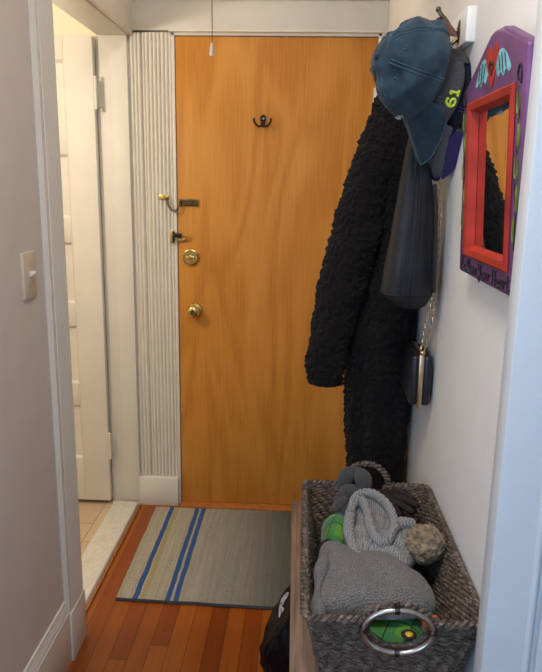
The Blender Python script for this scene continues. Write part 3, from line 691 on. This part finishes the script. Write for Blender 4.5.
# painted motifs (thin layers of paint)
def poly(pts, h, name, mat, par):
    lo = [MM(a, b_, .0003) for a, b_ in pts]; hi = [MM(a, b_, h) for a, b_ in pts]
    return MB().hexa(lo, hi).build(name, mat, par, smooth=False)
def flat_curve(pts, n_=8, closed=True): return [(p.x, p.y) for p in spline([V((a, b_, 0)) for a, b_ in pts], n_, closed)]
hx, hy = -.158, .338
heart = flat_curve([(hx, hy-.033), (hx+.020, hy-.006), (hx+.030, hy+.014), (hx+.022, hy+.028), (hx+.008, hy+.024), (hx, hy+.012), (hx-.010, hy+.026), (hx-.026, hy+.026), (hx-.033, hy+.010), (hx-.020, hy-.010)])
poly(heart, .0012, 'painted_heart', 'red', t)
def stroke(pts, r, name, mat, par, n_=6, h=.0012):
    mb = MB(); ps = spline([MM(a, b_, h) for a, b_ in pts], n_) if len(pts) > 2 else [MM(*pts[0], h), MM(*pts[1], h)]
    mb.tube(ps, r, 6); return mb.build(name, mat, par)
stroke([(hx+.004*math.cos(a)*(1+a*.25), hy-.002+.003*math.sin(a)*(1+a*.25)) for a in [i*.6 for i in range(20)]], .0010, 'painted_swirl', 'ink', t, 3, .0018)
for s_ in (-1, 1):
    wing = flat_curve([(hx+s_*.018, hy-.004), (hx+s_*.040, hy+.014), (hx+s_*.064, hy+.010), (hx+s_*.092, hy-.014), (hx+s_*.088, hy-.022), (hx+s_*.072, hy-.016), (hx+s_*.060, hy-.024), (hx+s_*.046, hy-.016), (hx+s_*.034, hy-.022)])
    wg = poly(wing, .0010, 'painted_wing', 'wing', t)
    for q in ((.05, .01, .060, -.020), (.066, .006, .074, -.014), (.036, .008, .044, -.014)): stroke([(hx+s_*q[0], hy+q[1]), (hx+s_*q[2], hy+q[3])], .0008, 'feather_line', 'ink', wg, h=.0015)
for s_, xx in ((1, -.022), (-1, -.322)):
    stroke([(xx+s_*.004*math.sin(i*.9), .07+i*.020) for i in range(12)], .0009, 'painted_vine', 'ink', t)
    stroke([(xx+.006, .292), (xx+.008, .308), (xx, .318), (xx-.008, .308), (xx-.005, .298)], .0014, 'vine_curl', 'ink', t)
    for i, zz in enumerate((.075, .118, .162, .206, .248)):
        k_ = 1 if i % 2 else -1; w_ = .010
        leaf = flat_curve([(xx, zz), (xx+k_*w_, zz+.012), (xx+k_*w_*.8, zz+.034), (xx+k_*.002, zz+.042), (xx-k_*.004, zz+.02)], 5)
        lf = poly(leaf, .0011, 'painted_leaf', 'leaf', t)
        stroke([(xx+k_*.003, zz+.006), (xx+k_*.006, zz+.018), (xx+k_*.004, zz+.034)], .0017, 'leaf_highlight', 'leafy', lf, h=.0012)
# handwritten words along the bottom edge
GL = {
 'F': ([[(.1, 0), (.25, .5), (.35, 1.0)], [(.05, .92), (.35, 1.05), (.85, 1.0)], [(.15, .5), (.6, .55)]], .75),
 'o': ([[(.45, .5), (.15, .45), (.08, .15), (.3, 0), (.52, .2), (.45, .48), (.7, .42)]], .62),
 'l': ([[(.0, .25), (.3, .8), (.28, 1.0), (.14, .85), (.12, .2), (.25, 0), (.42, .15)]], .42),
 'w': ([[(.0, .48), (.1, .05), (.25, .05), (.35, .4), (.42, .05), (.6, .08), (.7, .5), (.82, .42)]], .85),
 'Y': ([[(.0, 1.0), (.12, .6), (.35, .55), (.5, 1.0)], [(.5, 1.0), (.42, .3), (.2, -.25), (.05, -.05), (.3, .15)]], .7),
 'u': ([[(.0, .5), (.05, .1), (.22, .02), (.42, .45)], [(.42, .5), (.44, .1), (.6, .05)]], .62),
 'r': ([[(.0, .0), (.06, .5)], [(.05, .3), (.2, .5), (.4, .45)]], .45),
 'H': ([[(.1, 0), (.12, 1.05)], [(.6, 1.05), (.58, 0)], [(.02, .5), (.35, .6), (.7, .5)]], .82),
 'e': ([[(.08, .25), (.4, .35), (.32, .52), (.1, .4), (.1, .1), (.3, 0), (.52, .15)]], .55),
 'a': ([[(.45, .45), (.2, .5), (.06, .2), (.2, .0), (.42, .3)], [(.46, .5), (.46, .1), (.6, .05)]], .62),
 't': ([[(.2, 1.0), (.18, .15), (.35, 0), (.5, .15)], [(.0, .68), (.45, .74)]], .5), ' ': ([], .28)}
txt = 'Follow Your Heart'; tw = sum(GL[c_][1] for c_ in txt); k_ = .292/tw; xx = -.325
for ch in txt:
    ss, w_ = GL[ch]
    if ss:
        mb = MB()
        for s_ in ss:
            ps = [MM(xx + a*k_, .0070 + b_*.0235 + .0015*math.sin(xx*70), .0008) for a, b_ in s_]
            mb.tube(spline(ps, 5) if len(ps) > 2 else ps, .00125, 6)
        mb.build('painted_letter', 'ink', t)
    xx += w_*k_

# ------------------------------------------------------------------ rug
t = thing('rug', (RUGX, -.42, 0), 'grey wool door mat with blue and yellow stripes before the wooden door', 'rug')
def rug(u, v):
    x = -.105 + .88*u; y = -.066 - .690*v - .026*u*v*.8
    x += .006*v*(1-u) + .003*noise.noise(V((y*9, 1, 0)))*(1 if u < .02 else 0)
    return V((x, y + .003*noise.noise(V((x*9, 2, 0)))*(1 if v > .98 or v < .02 else 0), .012 + .0012*noise.noise(V((x*12, y*12, 0)))))
mb = MB(); mb.grid(rug, 90, 70)
mb.build('pile', 'rug', t)
rim = [rug(i/60, 0) for i in range(61)] + [rug(1, i/50) for i in range(1, 51)] + [rug(1-i/60, 1) for i in range(1, 61)] + [rug(0, 1-i/50) for i in range(1, 50)]
lo = [V((p.x, p.y, .0)) for p in rim]; cxy = V((RUGX, -.42, 0))
mb = MB(); mb.hexa(lo, [V((p.x, p.y, .0105)) for p in rim]); mb.tube([V((p.x, p.y, .0045)) for p in rim], .0042, 8, closed=True); mb.build('binding', 'rugedge', t)

# ------------------------------------------------------------------ bench
t = thing('bench', (.69, -1.5, 0), 'grey-brown oak bench along the right wall under the woven basket', 'bench')
ZT = .530
MB().hexa([(.523, -.982, ZT-.03), (wx(-.982)-.004, -.982, ZT-.03), (wx(-2.02)-.024, -1.89, ZT-.03), (.5355, -1.89, ZT-.03)], [(.523, -.982, ZT), (wx(-.982)-.004, -.982, ZT), (wx(-2.02)-.024, -1.89, ZT), (.5355, -1.89, ZT)]).build('bench_top', 'bench', t, bev=.002)
for x_, y_ in ((.545, -1.005), (.825, -1.005), (.555, -1.865), (.820, -1.865)): MB().box(x_-.016, x_+.016, y_-.018, y_+.018, 0, ZT-.03).build('leg', 'bench', t, bev=.002)
MB().box(.800, .815, -1.85, -1.02, ZT-.10, ZT-.03).build('apron', 'bench', t, bev=.002)

# black bag on the floor under the bench
t = thing('backpack', (.58, -1.17, 0), 'black nylon bag slumped on the floor under the bench edge', 'bag')
def sack(co_):
    p = co_*2.1
    k = 1 + .16*noise.noise(p+V((3, 1, 7))) + .09*noise.noise(p*2.6) - .05*abs(noise.noise(p*5))
    return k
bg = MB(); bg.ball((.585, -1.17, .175), (.160, .125, .19), 5, sack)
for q in bg.v:
    if q.z > .2: q.x -= (q.z-.2)*.25
    lim = .4300 + max(0, q.z-.15)*.55 + .06*max(0, .08-q.z); d = (q.x-lim)/.022
    q.x = lim + .022*(math.log1p(math.exp(d)) if d < 20 else d) - .004
    w_ = V((q.x*9, q.y*16, q.z*16)); f_ = .010*noise.noise(w_) + .007*(.5-abs(noise.noise(w_*2.3+V((4, 2, 9)))))*1.4
    q.x += f_; q.z += .006*noise.noise(w_*1.7+V((1, 8, 3)))
    q.z = max(.001, q.z)
bg.build('bag_body', 'nylon', t)
mb = MB(); mb.tube(spline([(.503, -1.185, .262), (.502, -1.170, .286), (.510, -1.145, .304), (.530, -1.125, .310), (.560, -1.11, .306)], 8), .0062, 8, flat=.6); mb.tube(spline([(.506, -1.172, .290), (.512, -1.195, .284), (.514, -1.21, .268)], 6), .0045, 8); mb.build('drawcord', 'cord', t)

# ------------------------------------------------------------------ woven basket
ZR, ZB = .755, ZT+.001
RX0, RX1, RY0, RY1 = .5565, .8570, -1.856, -1.332
t = thing('basket', ((RX0+RX1)/2, (RY0+RY1)/2, ZB), 'rectangular dark woven seagrass basket full of knitwear standing on the bench', 'basket')
def rect_path(z, step=.006, rad=.016):
    k = (ZR-z)/(ZR-ZB); i = .048*k
    x0, x1, y0, y1 = RX0+i, RX1-i, RY0+i, RY1-i
    pts = []
    cs = [(x1-rad, y0+rad, -PI/2), (x1-rad, y1-rad, 0), (x0+rad, y1-rad, PI/2), (x0+rad, y0+rad, PI)]
    for (cx_, cy_, a0) in cs:
        for j in range(5):
            a = a0 + PI/2*j/4; q = V((cx_+rad*math.cos(a), cy_+rad*math.sin(a), z))
            if q.x > .7: q.x -= .006*(q.y-RY0)/(RY1-RY0)-.002
            pts.append(q)
    pts.append(pts[0]); out = []
    for a, b_ in zip(pts, pts[1:]):
        n_ = max(1, round((b_-a).length/step)); out += [a.lerp(b_, q/n_) for q in range(n_)]
    return out
HX = at(397, 630, 1, RY0).x; HXF = at(366, 480, 1, RY1).x
HZ = ZR - .016
def in_hole(p):
    if p.y < RY0+.05 and ((p.x-HX)/.050)**2 + ((p.z-HZ)/.038)**2 < 1: return True
    if p.y > RY1-.05 and ((p.x-HXF)/.046)**2 + ((p.z-ZR)/.040)**2 < 1: return True
    return False
wv = MB(); rows = 40
for r_ in range(rows):
    z = ZB + .004 + (ZR-ZB-.006)*r_/(rows-1)
    base = rect_path(z); n_ = len(base); L = 0; run = []
    ph = (r_ % 2)*PI + random.uniform(-.3, .3)
    cxm, cym = (RX0+RX1)/2, (RY0+RY1)/2
    for i in range(n_+1):
        p = base[i % n_]; q = base[(i+1) % n_]; o_ = base[(i-1) % n_]
        tg = (q-o_).normalized(); nn = V((tg.y, -tg.x, 0))
        if i: L += (p-o_).length
        p2 = p + nn*(.0028*math.sin(L/.022*2*PI+ph+r_*.5) + .0018*noise.noise(V((L*60, r_*3.1, 0))) - .004) + V((0, 0, .0030*noise.noise(V((L*38, r_*7.7, 5)))))
        if in_hole(p2):
            if len(run) > 1: wv.tube(run, [.0037*random.uniform(.8, 1.15) for _ in run], 6)
            run = []
        else: run.append(p2)
    if len(run) > 1: wv.tube(run, [.0037*(1+.35*noise.noise(V((i_*.9, r_*2.3, 1)))) for i_ in range(len(run))], 6)
wv.build('woven_wall', 'sea', t)
i = .05; MB().box(RX0+i, RX1-i, RY0+i, RY1-i, ZB, ZB+.008).build('base', 'sea', t)
# twisted rope rim that arches over the two hand holes
rp = rect_path(ZR, .004)
def arch(p):
    dz = 0
    if p.y < RY0+.01: q = (p.x-HX)/.056; dz = .030*math.sqrt(max(0, 1-q*q))
    if p.y > RY1-.01: q = (p.x-HXF)/.054; dz = .054*math.sqrt(max(0, 1-q*q))
    return V((p.x, p.y, p.z+dz))
rp = [arch(p) for p in rp]
# even spacing again after the arches
dens = []
for a, b_ in zip(rp, rp[1:]+rp[:1]):
    n_ = max(1, round((b_-a).length/.0035)); dens += [a.lerp(b_, q/n_) for q in range(n_)]
rm = MB(); n_ = len(dens)
for s_ in (0, 1):
    pts = []
    for k_, p in enumerate(dens):
        tg = (dens[(k_+1) % n_]-dens[(k_-1) % n_]).normalized(); up = V((0, 0, 1)); sd = tg.cross(up); sd = sd.normalized() if sd.length > .05 else V((0, 1, 0)); u_ = sd.cross(tg)
        a = 2*PI*k_/n_*round(n_*.0035/.021) + s_*PI
        pts.append(p + (sd*math.cos(a)+u_*math.sin(a))*.0042)
    rm.tube(pts, .0044, 6, closed=True)
rm.build('rope_rim', 'sea', t)
# lower lips of the hand holes
for (hx_, hz_, y_, w_, h_) in ((HX, HZ, RY0+.003, .050, .038), (HXF, ZR, RY1-.003, .046, .040)):
    mb = MB(); mb.tube([(hx_+w_*math.cos(a), y_ + (.006 if y_ < -1.6 else -.006)*abs(math.sin(a)), hz_+h_*math.sin(a)) for a in [PI + PI*q/24 for q in range(25)]], .0055, 7); mb.build('hole_lip', 'sea', t)
# oval metal ring
rg = MB().tube([(HX + .0575*math.cos(a), RY0-.010, HZ+.004 + .0405*math.sin(a)) for a in [2*PI*q/56 for q in range(56)]], .0048, 10, closed=True).build('metal_ring', 'steel', t)
for a in (PI/2+.06, -PI/2, 0.05, PI-.05):
    c_ = V((HX + .0575*math.cos(a), RY0-.010, HZ+.004+.0405*math.sin(a))); tg = V((-math.sin(a)*.0575, 0, math.cos(a)*.0405)).normalized(); nn = V((0, 1, 0)).cross(tg)
    mb = MB()
    for q in (-.003, 0, .003): mb.tube([c_ + tg*q + (V((0, 1, 0))*math.cos(e)+nn*math.sin(e))*.0062 for e in [2*PI*j/12 for j in range(12)]], .0014, 5, closed=True)
    if abs(a-PI/2) < .2: mb.tube(spline([c_, c_+V((-.004, -.004, .012)), c_+V((-.011, -.006, .019))], 4), .0012, 5); mb.tube(spline([c_, c_+V((.003, -.002, .008)), c_+V((.001, -.004, .020))], 4), .001, 5)
    mb.build('tie', 'blk', rg)

# ---- knitwear in the basket
def pillow(outline, z0, z1, nz=14, fn=None, n_=6, sq=2.4, skirt=.030):
    """soft flattened body over a closed outline; outline points may carry their own rim height"""
    ol = spline(outline, n_, True); m_ = len(ol); c_ = sum(ol, V())/m_
    mb = MB(); rings = []
    for k_ in range(nz+1):
        q = k_/nz; th = q*PI/2; rr = math.cos(th)**(2/sq); hh = math.sin(th)**(2/sq)
        rings.append([V((c_.x+(p.x-c_.x)*rr, c_.y+(p.y-c_.y)*rr, z0 + (z1-z0)*hh)) for p in ol])
    if fn: rings = [[fn(p) for p in r_] for r_ in rings]
    vs = [p for r_ in rings for p in r_]; fs = [(r_*m_+j, r_*m_+(j+1) % m_, (r_+1)*m_+(j+1) % m_, (r_+1)*m_+j) for r_ in range(nz) for j in range(m_)]
    o_ = len(vs); vs += [V((p.x*.85+c_.x*.15, p.y*.85+c_.y*.15, z0-skirt)) for p in ol]
    fs += [(j, (j+1) % m_, o_+(j+1) % m_, o_+j) for j in range(m_)] + [tuple(o_+j for j in range(m_))]
    return mb.add(vs, fs)
def px(pts, z): return [at(a, b_, 2, z) for a, b_ in pts]
# green tractor-print fleece lining the left of the basket
ol = [V(p) for p in ((.606, -1.37, 0), (.66, -1.37, 0), (.70, -1.42, 0), (.72, -1.62, 0), (.775, -1.74, 0), (.770, -1.806, 0), (.70, -1.815, 0), (.618, -1.808, 0), (.602, -1.70, 0), (.597, -1.5, 0))]
gb = at(336, 524, 2, .735)
def gfn(p):
    g = math.exp(-((p.x-gb.x)/.046)**2-((p.y-gb.y)/.075)**2)*.056
    return p + V((0, 0, g*(1 if p.z > .655 else 0) + .006*noise.noise(V((p.x*30, p.y*30, 1)))))
t = thing('fleece_garment', (.66, -1.6, ZB+.01), 'bright green plaid fleece with a tractor print under the knitted hats', 'clothing')
mb = pillow(ol, .640, .700, 22, gfn, 8, 4.0)
for q in mb.v:
    if q.z < .613: q.z = ZB+.014; q.x = .70+(q.x-.70)*.88; q.y = -1.594+(q.y+1.594)*.90
gf = mb.build('fabric', 'plaid', t)
mb = MB(); mb.grid(lambda a, b_: gfn(V((gb.x+.004+.030*a, gb.y+.030+.030*b_-.02*a, .7015))), 12, 12); mb.build('blue_patch', 'bluep', gf, solid=.002)
def wheel(cx_, cy_, r, z_):
    hz = lambda x_, y_: gfn(V((x_, y_, z_))).z
    for rr, mat_, h_, nm in ((r, 'blackp', .002, 'printed_tyre'), (r*.5, 'yellow', .0035, 'printed_wheel')):
        mb = MB(); c_ = V((cx_, cy_, hz(cx_, cy_)+h_+.002)); ring = [V((cx_+rr*math.cos(a), cy_+rr*math.sin(a), hz(cx_+rr*math.cos(a), cy_+rr*math.sin(a))+h_)) for a in [2*PI*j/24 for j in range(24)]]
        mb.add([c_]+ring, [(0, 1+j, 1+(j+1) % 24) for j in range(24)]); mb.build(nm, mat_, gf, solid=.0012)
wp = at(325, 540, 2, .737); wheel(wp.x, wp.y, .018, .7015)
wp = at(344, 546, 2, .728); wheel(wp.x, wp.y, .011, .7015)
wp = at(409, 634, 2, .705); wheel(wp.x, wp.y, .014, .7015)

# lower beanie
ol = px([(318, 560), (323, 551), (335, 550), (350, 555), (379, 561), (400, 567), (418, 579), (431, 593), (436, 604), (433, 612), (420, 616), (390, 617), (350, 617), (322, 617), (316, 608), (315, 585)], .715)
cb = sum(ol, V())/len(ol)
def bfn(p):
    f = .004*math.sin((p.x*math.cos(.3)+p.y*math.sin(.3))*70)*max(0, (p.z-.70)/.05) + .006*noise.noise(V((p.x*18, p.y*18, 3))) + .002*noise.noise(V((p.x*70, p.y*30, 3)))
    return p + V((0, 0, f))
t = thing('beanie', (cb.x, cb.y, .70), 'large heather grey knitted beanie lying flat at the front of the basket', 'hat')
pillow(ol, .712, .755, 16, bfn, 6, 3.0, .014).build('hat_body', 'beanie', t)
cf = spline([at(319, 620, 2, .728), at(317, 598, 2, .735), at(320, 575, 2, .74), at(326, 557, 2, .742), at(337, 549, 2, .738)], 10)
mb = MB(); mb.tube(cf, [.010+.004*math.sin(i_*.35) for i_ in range(len(cf))], 12, flat=1.25); mb.build('folded_cuff', 'beanie', t)
pp = at(431, 620, 2, .745)
MB().box(pp.x-.014, pp.x+.010, pp.y-.004, pp.y+.004, .722, .753).build('leather_patch', 'patch', t, bev=.0015)

# ribbed hat with a fur pompom
ZH = .735
body_o = px([(352, 563), (348, 540), (349, 516), (362, 500), (382, 505), (396, 520), (413, 520), (422, 538), (414, 556), (404, 567), (385, 563), (366, 562)], ZH)
cb = sum(body_o, V())/len(body_o)
t = thing('pompom_hat', (cb.x, cb.y, .71), 'grey ribbed knit hat with a turned-up cuff and beige fur pompom', 'hat')
pc = at(425, 544, 2, .745)
def hfn(p):
    d = V((pc.x-cb.x, pc.y-cb.y, 0)).normalized(); sdist = (p.x-cb.x)*d.y-(p.y-cb.y)*d.x
    return p + V((0, 0, (.0022*math.sin(sdist*620) + .004*math.sin(sdist*120))*min(1, max(0, (p.z-.70)/.04)) + .004*noise.noise(V((p.x*25, p.y*25, 8)))))
pillow(body_o, .715, .752, 18, hfn, 10, 2.6).build('hat_body', 'ribk', t)
lp = [(350, 516, .752), (353, 506, .760), (361, 501, .766), (366, 508, .770), (369, 522, .764), (374, 536, .757), (381, 543, .755), (389, 539, .757), (394, 528, .760), (392, 514, .766), (385, 503, .772), (374, 495, .777), (363, 494, .775), (354, 500, .768)]
rim_p = spline([at(a, b_, 2, z_) for a, b_, z_ in lp], 10, True); mR = len(rim_p); rc = sum(rim_p, V())/mR
mb = MB()
def cuff(u_, v_):
    i_ = int(round(u_*mR)) % mR; p = rim_p[i_]; q = rim_p[(i_+1) % mR]; tg = (q-p).normalized(); o_ = tg.cross(V((0, 0, 1))).normalized(); a = 2*PI*v_
    r_ = .0105*(1 + .10*math.sin(i_*1.6))
    return p + o_*math.cos(a)*r_*.85 + V((0, 0, 1))*math.sin(a)*r_*1.25
mb.grid(cuff, mR, 12, cu=True, cv=True); mb.build('ribbed_cuff', 'ribk', t)
mb = MB(); mb.grid(lambda u_, v_: (lambda p: V((rc.x+(p.x-rc.x)*(1-.75*v_), rc.y+(p.y-rc.y)*(1-.75*v_), p.z-.045*v_**.7)))(rim_p[int(u_*mR) % mR]), mR, 8, cu=True); mb.build('inside', 'ribk', t)
lf = spline([at(351, 512, 2, .752), at(348.5, 528, 2, .748), at(351, 542, 2, .742), at(357, 555, 2, .737), at(362, 561, 2, .728)], 10)
mb = MB(); mb.tube(lf, [.0125*(1+.06*math.sin(i_*1.6))*(1-.25*i_/len(lf)) for i_ in range(len(lf))], 14, flat=1.0); mb.build('cuff_fold', 'ribk', t)
nk = spline([at(393, 526, 2, .752), at(402, 523, 2, .755), at(413, 524, 2, .750)], 10)
mb = MB(); mb.tube(nk, [.018-.004*i_/len(nk)*1.2+.0012*math.sin(i_*2) for i_ in range(len(nk))], 18, flat=.8); mb.build('crown_fold', 'ribk', t)
def fur(c_):
    d = noise.voronoi(c_*2.1)[0]; return 1.08 - .26*d[0] + .05*noise.noise(c_*9) + .03*noise.noise(c_*22)
mb = MB(); mb.ball(pc, (.0425, .044, .043), 6, fur); mb.build('pompom', 'pom', t, angle=180)

# knit gloves
gc = at(354, 487, 2, .775)
t = thing('glove', (gc.x, gc.y, .73), 'dark grey knit glove rolled into a ball against the far basket rim', 'glove', 'knit gloves in the basket')
def roll(c_):
    dirn = V((-.25, -.75, .6)).normalized(); k_ = c_.dot(dirn); dent = .75*max(0, (k_-.82)/.18)
    return 1 - dent + .05*noise.noise(c_*3) 
ax_ = V((-.30, -.72, .62)).normalized(); ua = ax_.orthogonal().normalized(); wa = ax_.cross(ua); g0 = gc + V((0, -.002, .010))
mb = MB(); mb.tube([g0 + (ua*math.cos(a)+wa*math.sin(a))*.0235 + ax_*.004*math.sin(3*a) for a in [2*PI*q/40 for q in range(40)]], [.0185*(1+.08*math.sin(q*.47)) for q in range(40)], 16, closed=True); mb.ball(g0 - ax_*.022, (.030, .028, .030), 4, roll); mb.build('rolled_cuff', 'glove', t)
for a, b_, z_, r_, (dx, dy) in ((343, 496, .762, .015, (-.016, -.016)), (340, 505, .752, .015, (-.014, -.018)), (346, 510, .742, .014, (-.010, -.018)), (361, 500, .752, .014, (.01, -.02))):
    c_ = at(a, b_, 2, z_); pts = spline([c_ - V((dx, dy, -.004))*1.4, c_, c_ + V((dx, dy, -.006))*.8], 6)
    mb = MB(); mb.tube(pts, [r_*math.sin(PI*(.22+.64*q/(len(pts)-1)))**.5 for q in range(len(pts))], 12); mb.ball(pts[-1], r_*.66, 3); mb.ball(pts[0], r_*.78, 3); mb.build('finger', 'glove', t)
g2 = at(388, 500, 2, .742)
t = thing('glove', (g2.x, g2.y, .71), 'dark brown glove lying flat behind the pompom hat', 'glove', 'knit gloves in the basket')
palm = px([(368, 497), (374, 489), (384, 489), (396, 493), (402, 499), (400, 508), (388, 508), (375, 505)], .742)
mb = pillow(palm, .728, .752, 8, None, 6, 2.6); mb.build('palm', 'glove2', t)
for a0, b0, a1, b1, z_ in ((392, 491, 413, 499, .752), (394, 497, 416, 505, .749), (391, 502, 411, 511, .745), (386, 505, 399, 515, .742)):
    p0, p1 = at(a0, b0, 2, z_), at(a1, b1, 2, z_-.008); pts = spline([p0, p0.lerp(p1, .5)+V((0, 0, .003)), p1], 6)
    mb = MB(); mb.tube(pts, [.0095-.002*q/(len(pts)-1) for q in range(len(pts))], 10); mb.ball(p1, .0078, 2); mb.build('finger', 'glove2', t)

# ------------------------------------------------------------------ light
def lamp(name, kind, loc, energy, color, **k):
    l = bpy.data.lights.new(name, kind); l.energy = energy; l.color = color
    for a, b_ in k.items(): setattr(l, a, b_)
    o = bpy.data.objects.new(name, l); COL.objects.link(o); o.location = loc; return o
lamp('bathroom_lamp', 'POINT', (-.72, -1.0, 1.88), 22.5, (1, .85, .66), shadow_soft_size=.05)
lamp('hall_bulb', 'POINT', (px_-.05, py_, H-.115), 2.3, (1, .85, .68), shadow_soft_size=.033)
lamp('added_fill_light', 'AREA', (.35, -2.25, H-.05), 14.5, (1, .90, .80), shape='DISK', size=.45)  # added overhead fill to lift the walls; no known fixture here
w = lamp('window_daylight', 'AREA', (-.26, -3.80, 1.53), 42, (.40, .68, 1.0), shape='RECTANGLE', size=1.0, size_y=1.3)
w.rotation_euler = (PI/2, 0, -PI/2)
wd = bpy.data.worlds.new('sky'); S.world = wd; wd.use_nodes = True
wd.node_tree.nodes['Background'].inputs[0].default_value = (.55, .70, .95, 1); wd.node_tree.nodes['Background'].inputs[1].default_value = .5
S.view_settings.view_transform = 'Standard'; S.view_settings.look = 'None'; S.view_settings.gamma = 1; S.view_settings.use_curve_mapping = False
S.view_settings.exposure = 0.26
